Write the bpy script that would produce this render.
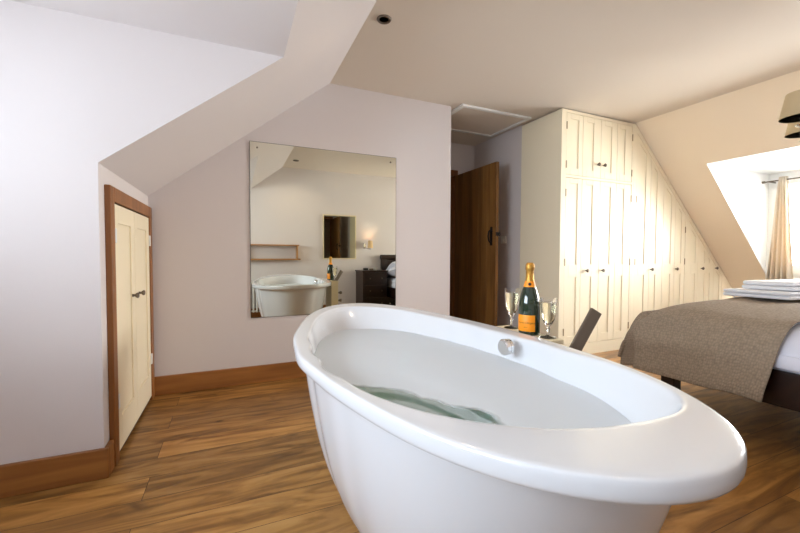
import bpy, bmesh, math, random
from mathutils import Vector, Matrix
random.seed(4)
sc = bpy.context.scene
for o in list(bpy.data.objects): bpy.data.objects.remove(o)

# ---------------------------------------------------------------- camera
YAW, PITCH, ROLL, CH = .4177, .0324, .0038, 1.0006
cd = bpy.data.cameras.new('camera'); cam = bpy.data.objects.new('camera', cd)
sc.collection.objects.link(cam); sc.camera = cam
cd.sensor_width = 36; cd.lens = 375.36*36/800; cd.clip_start = .02
sy, cy_, sp, cp = math.sin(YAW), math.cos(YAW), math.sin(PITCH), math.cos(PITCH)
R0 = Vector((cy_, -sy, 0)); F0 = Vector((sy*cp, cy_*cp, -sp)); U0 = R0.cross(F0)
R1 = R0*math.cos(ROLL)+U0*math.sin(ROLL); U1 = U0*math.cos(ROLL)-R0*math.sin(ROLL)
cam.matrix_world = Matrix(((R1.x, U1.x, -F0.x, 0), (R1.y, U1.y, -F0.y, 0), (R1.z, U1.z, -F0.z, CH), (0, 0, 0, 1)))

# ---------------------------------------------------------------- light
sc.view_settings.view_transform = 'Standard'; sc.view_settings.look = 'None'
sc.view_settings.gamma = 1; sc.view_settings.use_curve_mapping = False
sc.view_settings.exposure = 0.08
w = bpy.data.worlds.new('sky'); sc.world = w; w.use_nodes = True
bg = w.node_tree.nodes['Background']; bg.inputs[0].default_value = (.76, .88, 1, 1); bg.inputs[1].default_value = 17.5
def portal(name, loc, rot, sx, s_y):
    l = bpy.data.lights.new(name, 'AREA'); l.shape = 'RECTANGLE'; l.size = sx; l.size_y = s_y
    l.cycles.is_portal = True
    o = bpy.data.objects.new(name, l); sc.collection.objects.link(o); o.location = loc; o.rotation_euler = rot
portal('window_portal', (-1.76, .95, 1.45), (0, -math.pi/2, 0), 1.0, 1.9)
portal('window_portal', (5.72, 1.25, 1.35), (0, math.pi/2, 0), 1.1, 1.8)
al = bpy.data.lights.new('window_daylight', 'AREA'); al.shape = 'RECTANGLE'; al.size = 1.3; al.size_y = 1.9; al.energy = 210; al.color = (1, .95, .86)
ao = bpy.data.objects.new('window_daylight', al); sc.collection.objects.link(ao); ao.location = (5.95, 1.25, 1.4); ao.rotation_euler = (0, math.pi/2, 0)
def spot(loc, power, col=(1, .78, .52), size=2.6, blend=.8, rad=.04):
    l = bpy.data.lights.new('downlight_lamp', 'SPOT'); l.energy = power; l.color = col; l.spot_size = size; l.spot_blend = blend; l.shadow_soft_size = rad
    o = bpy.data.objects.new('downlight_lamp', l); sc.collection.objects.link(o); o.location = loc
    return o

# ---------------------------------------------------------------- materials
def srgb(r, g, b):
    f = lambda c: (c/255/12.92) if c/255 <= .04045 else ((c/255+.055)/1.055)**2.4
    return (f(r), f(g), f(b), 1)
def mat(name, col, rough=.5, metal=0, bump=0, bscale=40, var=0, vscale=3, **kw):
    m = bpy.data.materials.new(name); m.use_nodes = True; nt = m.node_tree; b = nt.nodes['Principled BSDF']
    b.inputs['Roughness'].default_value = rough; b.inputs['Metallic'].default_value = metal
    for k, v in kw.items(): b.inputs[k.replace('_', ' ')].default_value = v
    tc = nt.nodes.new('ShaderNodeTexCoord')
    n = nt.nodes.new('ShaderNodeTexNoise'); n.inputs['Scale'].default_value = vscale; n.inputs['Detail'].default_value = 4
    nt.links.new(tc.outputs['Object'], n.inputs['Vector'])
    mx = nt.nodes.new('ShaderNodeMixRGB'); mx.blend_type = 'MIX'
    mx.inputs[1].default_value = col; mx.inputs[2].default_value = tuple(c*(1-var) for c in col[:3])+(1,)
    nt.links.new(n.outputs['Fac'], mx.inputs[0]); nt.links.new(mx.outputs[0], b.inputs['Base Color'])
    if bump:
        n2 = nt.nodes.new('ShaderNodeTexNoise'); n2.inputs['Scale'].default_value = bscale; n2.inputs['Detail'].default_value = 3
        nt.links.new(tc.outputs['Object'], n2.inputs['Vector'])
        bp = nt.nodes.new('ShaderNodeBump'); bp.inputs['Strength'].default_value = bump; bp.inputs['Distance'].default_value = .01
        nt.links.new(n2.outputs['Fac'], bp.inputs['Height']); nt.links.new(bp.outputs[0], b.inputs['Normal'])
    return m
def wood(name, c1, c2, rough=.45, axis='X', scale=6, stretch=12):
    m = bpy.data.materials.new(name); m.use_nodes = True; nt = m.node_tree; b = nt.nodes['Principled BSDF']
    b.inputs['Roughness'].default_value = rough
    tc = nt.nodes.new('ShaderNodeTexCoord'); mp = nt.nodes.new('ShaderNodeMapping')
    s = [scale]*3; s['XYZ'.index(axis)] = scale/stretch; mp.inputs['Scale'].default_value = s
    nt.links.new(tc.outputs['Object'], mp.inputs[0])
    n = nt.nodes.new('ShaderNodeTexNoise'); n.inputs['Scale'].default_value = 3; n.inputs['Detail'].default_value = 8; n.inputs['Distortion'].default_value = .6
    nt.links.new(mp.outputs[0], n.inputs['Vector'])
    r = nt.nodes.new('ShaderNodeValToRGB'); r.color_ramp.elements[0].color = c1; r.color_ramp.elements[1].color = c2
    r.color_ramp.elements[0].position = .3; r.color_ramp.elements[1].position = .7
    nt.links.new(n.outputs['Fac'], r.inputs[0]); nt.links.new(r.outputs[0], b.inputs['Base Color'])
    bp = nt.nodes.new('ShaderNodeBump'); bp.inputs['Strength'].default_value = .12; bp.inputs['Distance'].default_value = .005
    nt.links.new(n.outputs['Fac'], bp.inputs['Height']); nt.links.new(bp.outputs[0], b.inputs['Normal'])
    return m
def floor_mat():
    m = bpy.data.materials.new('oak_planks'); m.use_nodes = True; nt = m.node_tree; N = nt.nodes; L = nt.links; b = N['Principled BSDF']
    tc = N.new('ShaderNodeTexCoord')
    mp = N.new('ShaderNodeMapping'); mp.inputs['Location'].default_value = (.35, .108, 0); L.new(tc.outputs['Object'], mp.inputs[0])
    br = N.new('ShaderNodeTexBrick'); br.offset = .37; br.inputs['Scale'].default_value = 1
    br.inputs['Brick Width'].default_value = 1.5; br.inputs['Row Height'].default_value = .172
    br.inputs['Mortar Size'].default_value = .0012; br.inputs['Mortar Smooth'].default_value = .1
    br.inputs['Color1'].default_value = (0, 0, 0, 1); br.inputs['Color2'].default_value = (1, 1, 1, 1); br.inputs['Mortar'].default_value = (.5, .5, .5, 1)
    L.new(mp.outputs[0], br.inputs['Vector'])
    # per-plank grain offset
    sc1 = N.new('ShaderNodeVectorMath'); sc1.operation = 'MULTIPLY'; sc1.inputs[1].default_value = (7.3, 13.1, 5.7); L.new(br.outputs['Color'], sc1.inputs[0])
    ad = N.new('ShaderNodeVectorMath'); ad.operation = 'ADD'; L.new(tc.outputs['Object'], ad.inputs[0]); L.new(sc1.outputs[0], ad.inputs[1])
    m2 = N.new('ShaderNodeMapping'); m2.inputs['Scale'].default_value = (.75, 5, 1); L.new(ad.outputs[0], m2.inputs[0])
    g = N.new('ShaderNodeTexNoise'); g.inputs['Scale'].default_value = 2.2; g.inputs['Detail'].default_value = 7; g.inputs['Roughness'].default_value = .52; g.inputs['Distortion'].default_value = 1.8
    L.new(m2.outputs[0], g.inputs['Vector'])
    r = N.new('ShaderNodeValToRGB'); e = r.color_ramp.elements
    e[0].position = .28; e[0].color = srgb(116, 76, 36); e[1].position = .72; e[1].color = srgb(194, 146, 84)
    x = e.new(.43); x.color = srgb(148, 102, 48); x = e.new(.56); x.color = srgb(178, 128, 66)
    L.new(g.outputs['Fac'], r.inputs[0])
    # plank tone
    t = N.new('ShaderNodeMapRange'); t.inputs[3].default_value = .70; t.inputs[4].default_value = 1.15; L.new(br.outputs['Color'], t.inputs[0])
    mu = N.new('ShaderNodeMixRGB'); mu.blend_type = 'MULTIPLY'; mu.inputs[0].default_value = 1; L.new(r.outputs[0], mu.inputs[1]); L.new(t.outputs[0], mu.inputs[2])
    # knots and smudgy patches
    m3 = N.new('ShaderNodeMapping'); m3.inputs['Scale'].default_value = (1.5, 3.6, 1); L.new(ad.outputs[0], m3.inputs[0])
    k = N.new('ShaderNodeTexNoise'); k.inputs['Scale'].default_value = 1.7; k.inputs['Detail'].default_value = 5; k.inputs['Distortion'].default_value = 1.5; L.new(m3.outputs[0], k.inputs['Vector'])
    kr = N.new('ShaderNodeValToRGB'); kr.color_ramp.elements[0].position = .24; kr.color_ramp.elements[0].color = (.28, .22, .17, 1); kr.color_ramp.elements[1].position = .42; kr.color_ramp.elements[1].color = (1, 1, 1, 1)
    L.new(k.outputs['Fac'], kr.inputs[0])
    m4 = N.new('ShaderNodeMixRGB'); m4.blend_type = 'MULTIPLY'; m4.inputs[0].default_value = .8; L.new(mu.outputs[0], m4.inputs[1]); L.new(kr.outputs[0], m4.inputs[2])
    vo = N.new('ShaderNodeTexVoronoi'); vo.inputs['Scale'].default_value = 1.6; m5 = N.new('ShaderNodeMapping'); m5.inputs['Scale'].default_value = (1, 2.2, 1); L.new(ad.outputs[0], m5.inputs[0]); L.new(m5.outputs[0], vo.inputs['Vector'])
    vr = N.new('ShaderNodeValToRGB'); vr.color_ramp.elements[0].position = .015; vr.color_ramp.elements[0].color = (.08, .05, .03, 1); vr.color_ramp.elements[1].position = .05; vr.color_ramp.elements[1].color = (1, 1, 1, 1); L.new(vo.outputs['Distance'], vr.inputs[0])
    m6 = N.new('ShaderNodeMixRGB'); m6.blend_type = 'MULTIPLY'; m6.inputs[0].default_value = .85; L.new(m4.outputs[0], m6.inputs[1]); L.new(vr.outputs[0], m6.inputs[2])
    # seams
    m7 = N.new('ShaderNodeMixRGB'); m7.inputs[2].default_value = srgb(62, 36, 18); L.new(br.outputs['Fac'], m7.inputs[0]); L.new(m6.outputs[0], m7.inputs[1])
    L.new(m7.outputs[0], b.inputs['Base Color'])
    b.inputs['Roughness'].default_value = .38
    bp = N.new('ShaderNodeBump'); bp.inputs['Strength'].default_value = .15; bp.inputs['Distance'].default_value = .004; L.new(g.outputs['Fac'], bp.inputs['Height']); L.new(bp.outputs[0], b.inputs['Normal'])
    return m
M = {}
M['wall'] = mat('wall_paint', srgb(218, 210, 208), .85, bump=.03, bscale=60, var=.02)
M['ceil'] = mat('ceiling_paint', srgb(224, 213, 199), .9, bump=.02, var=.02)
M['slope'] = mat('slope_paint', srgb(244, 228, 204), .9, var=.02)
M['floor'] = floor_mat()
M['cream'] = mat('cream_paint', srgb(244, 230, 200), .5, var=.02)
M['cream_w'] = mat('warm_cream_paint', srgb(250, 238, 210), .45, var=.02)
M['box'] = mat('box_cream', srgb(226, 212, 176), .5)
M['pine'] = wood('pine_trim', srgb(122, 74, 30), srgb(160, 102, 50), .4, 'Z', 5, 12)
M['base'] = wood('skirting_wood', srgb(128, 80, 36), srgb(170, 112, 56), .4, 'X', 5, 12)
M['doorwood'] = wood('door_oak', srgb(106, 70, 30), srgb(150, 104, 52), .45, 'Z', 5, 14)
M['dark'] = wood('dark_stained_wood', srgb(30, 15, 11), srgb(46, 24, 17), .35, 'X', 5, 10)
M['shelf'] = wood('shelf_oak', srgb(150, 105, 60), srgb(186, 140, 92), .5, 'X', 5, 10)
M['tub'] = mat('tub_acrylic', srgb(216, 218, 222), .16, Coat_Weight=.3, Coat_Roughness=.05)
M['chrome'] = mat('chrome', (.8, .8, .8, 1), .12, 1)
M['steel'] = mat('aged_metal', srgb(120, 110, 98), .35, 1)
M['brown_metal'] = mat('brown_metal', srgb(112, 100, 88), .45, .35, var=.1, vscale=20)
M['hinge'] = mat('hinge_brass', srgb(170, 150, 120), .45, .5)
M['iron'] = mat('black_iron', srgb(22, 20, 20), .5, .4)
M['white'] = mat('white_paint', srgb(235, 235, 232), .5)
M['towel'] = mat('white_towel', srgb(244, 245, 250), .95, bump=.35, bscale=220)
M['linen'] = mat('white_linen', srgb(226, 228, 242), .9, bump=.15, bscale=12)
M['gold'] = mat('gold_foil', srgb(200, 150, 70), .35, .8, bump=.3, bscale=150)
M['orange'] = mat('orange_label', srgb(246, 150, 20), .5)
M['ink'] = mat('black_ink', srgb(30, 22, 16), .6)
M['shade'] = mat('lamp_shade', srgb(206, 184, 146), .8, bump=.2, bscale=200)
M['sconce'] = mat('sconce_shade', srgb(226, 190, 140), .8)
M['clay'] = mat('white_china', srgb(220, 216, 210), .3)
def curtain_mat():
    m = mat('curtain_cloth', srgb(234, 222, 202), .9, bump=.2, bscale=120); nt = m.node_tree; b = nt.nodes['Principled BSDF']
    t = nt.nodes.new('ShaderNodeBsdfTranslucent'); t.inputs[0].default_value = srgb(216, 200, 178)
    x = nt.nodes.new('ShaderNodeMixShader'); x.inputs[0].default_value = .3
    nt.links.new(b.outputs[0], x.inputs[1]); nt.links.new(t.outputs[0], x.inputs[2]); nt.links.new(x.outputs[0], nt.nodes['Material Output'].inputs[0]); return m
M['curtain'] = curtain_mat()
def throw_mat():
    m = mat('knitted_throw', srgb(134, 122, 108), .95); nt = m.node_tree; b = nt.nodes['Principled BSDF']
    uv = nt.nodes.new('ShaderNodeUVMap'); uv.uv_map = 'UVMap'
    mp = nt.nodes.new('ShaderNodeMapping'); mp.inputs['Scale'].default_value = (62, 88, 1); nt.links.new(uv.outputs[0], mp.inputs[0])
    vo = nt.nodes.new('ShaderNodeTexVoronoi'); vo.inputs['Scale'].default_value = 1; vo.inputs['Randomness'].default_value = .55; nt.links.new(mp.outputs[0], vo.inputs['Vector'])
    bp = nt.nodes.new('ShaderNodeBump'); bp.invert = True; bp.inputs['Strength'].default_value = .9; bp.inputs['Distance'].default_value = .006
    nt.links.new(vo.outputs['Distance'], bp.inputs['Height']); nt.links.new(bp.outputs[0], b.inputs['Normal'])
    r = nt.nodes.new('ShaderNodeMapRange'); r.inputs[2].default_value = .8; r.inputs[3].default_value = 1.12; r.inputs[4].default_value = .72; nt.links.new(vo.outputs['Distance'], r.inputs[0])
    mu = nt.nodes.new('ShaderNodeMixRGB'); mu.blend_type = 'MULTIPLY'; mu.inputs[0].default_value = 1; mu.inputs[1].default_value = srgb(166, 149, 130); nt.links.new(r.outputs[0], mu.inputs[2])
    nt.links.new(mu.outputs[0], b.inputs['Base Color']); return m
M['throw'] = throw_mat()
def glassy(name, tint=(1, 1, 1, 1), ior=1.45, bump=0, rough=0.0, fmul=1):
    m = bpy.data.materials.new(name); m.use_nodes = True; nt = m.node_tree; N = nt.nodes; L = nt.links; N.remove(N['Principled BSDF'])
    t = N.new('ShaderNodeBsdfTransparent'); t.inputs[0].default_value = tint; g = N.new('ShaderNodeBsdfGlossy'); g.inputs['Roughness'].default_value = rough
    f = N.new('ShaderNodeFresnel'); f.inputs[0].default_value = ior; x = N.new('ShaderNodeMixShader')
    L.new(f.outputs[0], x.inputs[0]); L.new(t.outputs[0], x.inputs[1]); L.new(g.outputs[0], x.inputs[2]); L.new(x.outputs[0], N['Material Output'].inputs[0])
    if bump:
        tc = N.new('ShaderNodeTexCoord'); n = N.new('ShaderNodeTexNoise'); n.inputs['Scale'].default_value = 5; L.new(tc.outputs['Object'], n.inputs['Vector'])
        b = N.new('ShaderNodeBump'); b.inputs['Strength'].default_value = bump; b.inputs['Distance'].default_value = .01; L.new(n.outputs['Fac'], b.inputs['Height']); L.new(b.outputs[0], g.inputs['Normal']); L.new(b.outputs[0], f.inputs['Normal'])
    return m
M['pane'] = glassy('window_pane')
M['water'] = glassy('bath_water', ior=1.33, bump=.25)
nt = M['water'].node_tree; fz = [n for n in nt.nodes if n.type == 'FRESNEL'][0]; mx_ = [n for n in nt.nodes if n.type == 'MIX_SHADER'][0]
ge = nt.nodes.new('ShaderNodeNewGeometry'); ma = nt.nodes.new('ShaderNodeMath'); ma.operation = 'SUBTRACT'; ma.inputs[0].default_value = 1; nt.links.new(ge.outputs['Backfacing'], ma.inputs[1])
mb2 = nt.nodes.new('ShaderNodeMath'); mb2.operation = 'MULTIPLY'; nt.links.new(ma.outputs[0], mb2.inputs[0]); nt.links.new(fz.outputs[0], mb2.inputs[1]); nt.links.new(mb2.outputs[0], mx_.inputs[0])
sp_ = nt.nodes.new('ShaderNodeSeparateXYZ'); nt.links.new(ge.outputs['True Normal'], sp_.inputs[0]); g2 = nt.nodes.new('ShaderNodeMath'); g2.operation = 'GREATER_THAN'; g2.inputs[1].default_value = .9; nt.links.new(sp_.outputs['Z'], g2.inputs[0])
mb3 = nt.nodes.new('ShaderNodeMath'); mb3.operation = 'MULTIPLY'; nt.links.new(mb2.outputs[0], mb3.inputs[0]); nt.links.new(g2.outputs[0], mb3.inputs[1]); nt.links.new(mb3.outputs[0], mx_.inputs[0])
va = nt.nodes.new('ShaderNodeVolumeAbsorption'); va.inputs[0].default_value = (.55, .90, .82, 1); va.inputs[1].default_value = .45
nt.links.new(va.outputs[0], nt.nodes['Material Output'].inputs['Volume'])
# a thin film of bath foam floats on the water, with a clear gap near one rim
N = nt.nodes; L = nt.links
df = N.new('ShaderNodeBsdfDiffuse'); df.inputs[0].default_value = srgb(222, 228, 236); tc = N.new('ShaderNodeTexCoord')
v1 = N.new('ShaderNodeMapping'); v1.vector_type = 'TEXTURE'; v1.inputs['Location'].default_value = (-.15, -.31, 0); v1.inputs['Rotation'].default_value = (0, 0, -.9); v1.inputs['Scale'].default_value = (.25, .075, 1000); L.new(tc.outputs['Object'], v1.inputs[0])
nz = N.new('ShaderNodeTexNoise'); nz.inputs['Scale'].default_value = 8; L.new(tc.outputs['Object'], nz.inputs['Vector'])
ln = N.new('ShaderNodeVectorMath'); ln.operation = 'LENGTH'; L.new(v1.outputs[0], ln.inputs[0])
nm = N.new('ShaderNodeMath'); nm.operation = 'MULTIPLY_ADD'; nm.inputs[1].default_value = 1.2; L.new(nz.outputs['Fac'], nm.inputs[0]); L.new(ln.outputs['Value'], nm.inputs[2])
rg = N.new('ShaderNodeMapRange'); rg.inputs[1].default_value = 1.45; rg.inputs[2].default_value = 1.75; rg.inputs[3].default_value = .1; rg.inputs[4].default_value = .85; L.new(nm.outputs[0], rg.inputs[0])
tm = N.new('ShaderNodeMath'); tm.operation = 'MULTIPLY'; L.new(rg.outputs[0], tm.inputs[0]); L.new(g2.outputs[0], tm.inputs[1])
fx_ = N.new('ShaderNodeMixShader'); L.new(tm.outputs[0], fx_.inputs[0]); L.new(mx_.outputs[0], fx_.inputs[1]); L.new(df.outputs[0], fx_.inputs[2]); L.new(fx_.outputs[0], N['Material Output'].inputs['Surface'])
M['flute'] = mat('crystal_glass', (1, 1, 1, 1), .02, Transmission_Weight=1.0, IOR=1.45)
M['wine'] = mat('sparkling_wine', srgb(253, 246, 218), .05, Transmission_Weight=.9, IOR=1.33)
M['bottle'] = mat('green_bottle_glass', srgb(14, 40, 22), .06, Coat_Weight=.5, Specular_IOR_Level=.7)
mm = bpy.data.materials.new('mirror_silver'); mm.use_nodes = True; b = mm.node_tree.nodes['Principled BSDF']
b.inputs['Base Color'].default_value = (.78, .77, .66, 1); b.inputs['Metallic'].default_value = 1; b.inputs['Roughness'].default_value = .0; M['mirror'] = mm
M['edge'] = mat('mirror_edge', srgb(84, 84, 76), .3, .3)

# ---------------------------------------------------------------- helpers
C = sc.collection.objects
class MB:
    def __init__(s): s.v = []; s.f = []
    def add(s, vs, fs):
        n = len(s.v); s.v += [tuple(p) for p in vs]; s.f += [tuple(i+n for i in f) for f in fs]; return s
    def box(s, x0, x1, y0, y1, z0, z1):
        return s.add([(x0,y0,z0),(x1,y0,z0),(x1,y1,z0),(x0,y1,z0),(x0,y0,z1),(x1,y0,z1),(x1,y1,z1),(x0,y1,z1)],
                     [(3,2,1,0),(4,5,6,7),(0,1,5,4),(1,2,6,5),(2,3,7,6),(3,0,4,7)])
    def prism(s, poly, a, b, axis='Y'):        # poly in the two other axes
        P = {'Y': lambda p, t: (p[0], t, p[1]), 'X': lambda p, t: (t, p[0], p[1]), 'Z': lambda p, t: (p[0], p[1], t)}[axis]
        n = len(poly)
        return s.add([P(p, a) for p in poly]+[P(p, b) for p in poly],
                     [tuple(range(n)), tuple(range(2*n-1, n-1, -1))]+[(i, i+n, (i+1) % n+n, (i+1) % n) for i in range(n)])
    def lathe(s, prof, c=(0,0,0), n=32, axis='Z', a0=0, a1=2*math.pi, wob=None):
        full = abs(a1-a0-2*math.pi) < 1e-6; m = n if full else n+1; vs = []
        for (r, z) in prof:
            for i in range(m):
                a = a0+(a1-a0)*i/n; rr = r*(wob(a, z) if wob else 1); p = (rr*math.cos(a), rr*math.sin(a), z)
                if axis == 'Y': p = (p[0], p[2], p[1])
                if axis == 'X': p = (p[2], p[0], p[1])
                vs.append((p[0]+c[0], p[1]+c[1], p[2]+c[2]))
        fs = []
        for j in range(len(prof)-1):
            for i in range(n):
                k = (i+1) % m; fs.append((j*m+i, j*m+k, (j+1)*m+k, (j+1)*m+i))
        if full: 
            if prof[0][0] > 1e-4: fs.append(tuple(range(m-1, -1, -1)))
            if prof[-1][0] > 1e-4: fs.append(tuple((len(prof)-1)*m+i for i in range(m)))
        return s.add(vs, fs)
    def tube(s, pts, r, n=10):
        pts = [Vector(p) for p in pts]; rs = r if isinstance(r, (list, tuple)) else [r]*len(pts); vs = []
        for i, p in enumerate(pts):
            d = (pts[min(i+1, len(pts)-1)]-pts[max(i-1, 0)]).normalized(); a = d.orthogonal().normalized()
            if i and (a-pa).length > 1: pass
            if i: a = (pa-d*pa.dot(d)).normalized()
            pa = a; b2 = d.cross(a)
            for k in range(n):
                t = 2*math.pi*k/n; vs.append(p+(a*math.cos(t)+b2*math.sin(t))*rs[i])
        fs = [(i*n+k, i*n+(k+1) % n, (i+1)*n+(k+1) % n, (i+1)*n+k) for i in range(len(pts)-1) for k in range(n)]
        fs += [tuple(range(n-1, -1, -1)), tuple((len(pts)-1)*n+k for k in range(n))]
        return s.add(vs, fs)
    def rings(s, rs, cap0=False, cap1=False):
        n = len(rs[0]); vs = [p for r in rs for p in r]
        fs = [(j*n+i, j*n+(i+1) % n, (j+1)*n+(i+1) % n, (j+1)*n+i) for j in range(len(rs)-1) for i in range(n)]
        if cap0: fs.append(tuple(range(n-1, -1, -1)))
        if cap1: fs.append(tuple((len(rs)-1)*n+i for i in range(n)))
        return s.add(vs, fs)
    def build(s, name, m, parent=None, smooth=False, bevel=0, sub=0, org=None, bseg=2):
        me = bpy.data.meshes.new(name); off = Vector(org) if org else Vector((0, 0, 0))
        if parent is not None and org is None: off = Vector(parent['_w'])
        me.from_pydata([Vector(p)-off for p in s.v], [], s.f); me.validate()
        bm = bmesh.new(); bm.from_mesh(me); bmesh.ops.recalc_face_normals(bm, faces=bm.faces)
        for f in bm.faces: f.smooth = smooth
        bm.to_mesh(me); bm.free(); me.materials.append(M[m] if isinstance(m, str) else m)
        o = bpy.data.objects.new(name, me); C.link(o)
        o['_w'] = tuple(off)
        if parent is not None:
            o.parent = parent; pw = Vector(parent['_w']); o.location = off-pw
        else: o.location = off
        if smooth and not sub:
            for p in me.polygons: p.use_smooth = True
            try: me.set_sharp_from_angle(angle=math.radians(40))
            except Exception: pass
        if bevel:
            b = o.modifiers.new('bevel', 'BEVEL'); b.width = bevel; b.segments = bseg; b.limit_method = 'ANGLE'
        if sub:
            b = o.modifiers.new('sub', 'SUBSURF'); b.levels = sub; b.render_levels = sub
        return o
def tag(o, label=None, cat=None, group=None, kind=None):
    if label: o['label'] = label
    if cat: o['category'] = cat
    if group: o['group'] = group
    if kind: o['kind'] = kind
    return o
def thing(name, loc, label, cat, group=None):
    o = bpy.data.objects.new(name, None); C.link(o); o.location = loc; o['_w'] = tuple(loc); o.empty_display_size = .1
    return tag(o, label, cat, group)
def copy_tree(o, parent=None):
    c = o.copy(); C.link(c)
    if parent: c.parent = parent
    for ch in [x for x in bpy.data.objects if x.parent == o]: copy_tree(ch, c)
    return c
def struct(name, mb, m, **kw):
    return tag(mb.build(name, m, **kw), kind='structure')

# ---------------------------------------------------------------- room shell
H = 2.4; YB = -.2; YA = 3.09; XL = -.536; FX = .737; DX, DZ = .247, 2.013; YC = 2.042
XC = 1.895; YW = 2.669; XW = 2.857; RX = 3.91; SR = .93; LW = -1.7; XK = 5.9
YD = 2.26; YD0 = .25; DRX, DRZ = 4.42, 1.937; XWIN = 5.65
zr = lambda x: H-(x-RX)*SR
DRX = RX+(H-DRZ)/SR
struct('floor', MB().box(LW-.1, XK+.1, YB-.1, 5.4, -.1, 0), 'floor')
struct('ceiling', MB().box(FX, RX, YB-.1, 5.4, H, H+.1), 'ceil')
zk = H-(FX-XL)*.789
struct('wall_left', MB().prism([(LW, 0), (XL, 0), (XL, zk), (FX, H), (FX, H+.1), (LW, H+.1)], YC, YA+.1), 'wall')
struct('ceiling_left', MB().prism([(LW, DZ), (DX, DZ), (FX, H), (FX, H+.1), (LW, H+.1)], YB, YC), 'wall')
struct('wall_back', MB().box(XL, XC, YA, YA+.1, 0, H), 'wall')
struct('wall_rear', MB().box(LW-.1, XK+.1, YB-.1, YB, 0, H+.1), 'wall')
# left bay window wall
struct('wall_left_window', MB().box(LW-.1, LW, YB, YC, 0, .95).box(LW-.1, LW, YB, YC, 1.95, H+.1).box(LW-.1, LW, YB, 0, .95, 1.95).box(LW-.1, LW, 1.9, YC, .95, 1.95), 'wall')
def window(name, x, y0, y1, z0, z1):
    f = MB(); t = .05
    f.box(x-.03, x+.03, y0, y1, z0, z0+t).box(x-.03, x+.03, y0, y1, z1-t, z1).box(x-.03, x+.03, y0, y0+t, z0+t, z1-t).box(x-.03, x+.03, y1-t, y1, z0+t, z1-t)
    ym = (y0+y1)/2; f.box(x-.025, x+.025, ym-.03, ym+.03, z0+t, z1-t)
    o = struct(name, f, 'white'); MB().box(x-.003, x+.003, y0+t, y1-t, z0+t, z1-t).build('pane', 'pane', o)
window('window_1', LW-.05, 0, 1.9, .95, 1.95)
# hall
struct('wall_hall_left', MB().box(1.55, 1.65, YA+.1, 5.4, 0, H), 'wall')
YH = 4.08
struct('wall_hall', MB().box(1.65, 1.75, YH, YH+.1, 0, H).box(2.56, XW, YH, YH+.1, 0, H).box(1.75, 2.56, YH, YH+.1, 2.02, H), 'wall')
struct('wall_hall_end', MB().box(1.55, XW+.1, 5.3, 5.4, 0, H), 'ceil')
struct('wall_hall_right', MB().box(XW, XW+.1, 3.215, 5.4, 0, H), 'wall')
fr = MB().box(1.75, 2.56, YH-.015, YH+.115, 1.985, 2.06).box(1.75, 1.79, YH-.015, YH+.115, 0, 1.985).box(2.545, 2.60, YH-.015, YH+.115, 0, 2.06)
struct('trim_1', fr, 'pine', bevel=.003)
# right slope, dormer
struct('ceiling_right', MB().prism([(RX, H), (XK+.05, zr(XK+.05)), (XK+.05, H+.1), (RX, H+.1)], YD, 3.215), 'slope')
struct('ceiling_right_near', MB().prism([(RX, H), (XK+.05, zr(XK+.05)), (XK+.05, H+.1), (RX, H+.1)], YB, YD0), 'slope')
struct('ceiling_right_dormer', MB().prism([(RX, H), (DRX, DRZ), (XWIN+.1, DRZ), (XWIN+.1, H+.1), (RX, H+.1)], YD0, YD), 'slope')
struct('overlit_cheek_far', MB().prism([(DRX+.004, DRZ-.004), (XWIN, zr(XWIN)), (XWIN, DRZ-.004)], YD-.004, YD-.0005), 'white')  # thin cheek liner, white so that overexposed daylight is put into its colour
struct('overlit_cheek_near', MB().prism([(DRX+.004, DRZ-.004), (XWIN, zr(XWIN)), (XWIN, DRZ-.004)], YD0+.0005, YD0+.004), 'white')  # same liner on the near cheek, daylight painted in as white
struct('ceiling_dormer', MB().box(DRX+.003, XWIN, YD0+.001, YD-.001, DRZ-.004, DRZ-.0005), 'white')  # thin sheet under the dormer ceiling, its overexposure put into the white colour
struct('wall_right', MB().box(XK, XK+.1, YB, 3.215, 0, .62), 'wall')
struct('wall_right_window', MB().box(XWIN, XWIN+.1, YD0, YD, 0, .85).box(XWIN, XWIN+.1, YD0, YD, 1.85, DRZ).box(XWIN, XWIN+.1, YD0, .35, .85, 1.85).box(XWIN, XWIN+.1, 2.16, YD, .85, 1.85), 'white')
window('window_2', XWIN+.06, .35, 2.16, .85, 1.85)
struct('wall_back_right', MB().box(XW+.1, XK+.1, 3.215, 3.3, 0, H+.1), 'wall')
# skirting boards
bh = .135
struct('baseboard_back', MB().box(XL+.02, XC, YA-.02, YA, 0, bh), 'base', bevel=.005)
struct('baseboard_left', MB().box(LW, XL+.02, YC-.02, YC, 0, bh).box(XL, XL+.02, YC-.001, 2.115, 0, bh), 'base', bevel=.005)
struct('baseboard_hall', MB().box(XW-.02, XW, 3.22, YH, 0, bh), 'base', bevel=.005)
struct('baseboard_rear', MB().box(LW, XK, YB, YB+.02, 0, bh), 'base', bevel=.005)
# loft hatch
lh = thing('loft_hatch', (2.35, 3.3, H), 'white painted loft hatch set in the ceiling before the oak door', 'loft hatch')
MB().box(1.99, 2.74, 3.02, 3.6, H-.012, H-.001).build('panel', 'ceil', lh)
MB().box(1.95, 2.78, 2.985, 3.02, H-.022, H-.001).box(1.95, 2.78, 3.6, 3.635, H-.022, H-.001).box(1.95, 1.99, 3.02, 3.6, H-.022, H-.001).box(2.74, 2.78, 3.02, 3.6, H-.022, H-.001).build('trim', 'white', lh, bevel=.003)

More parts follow.
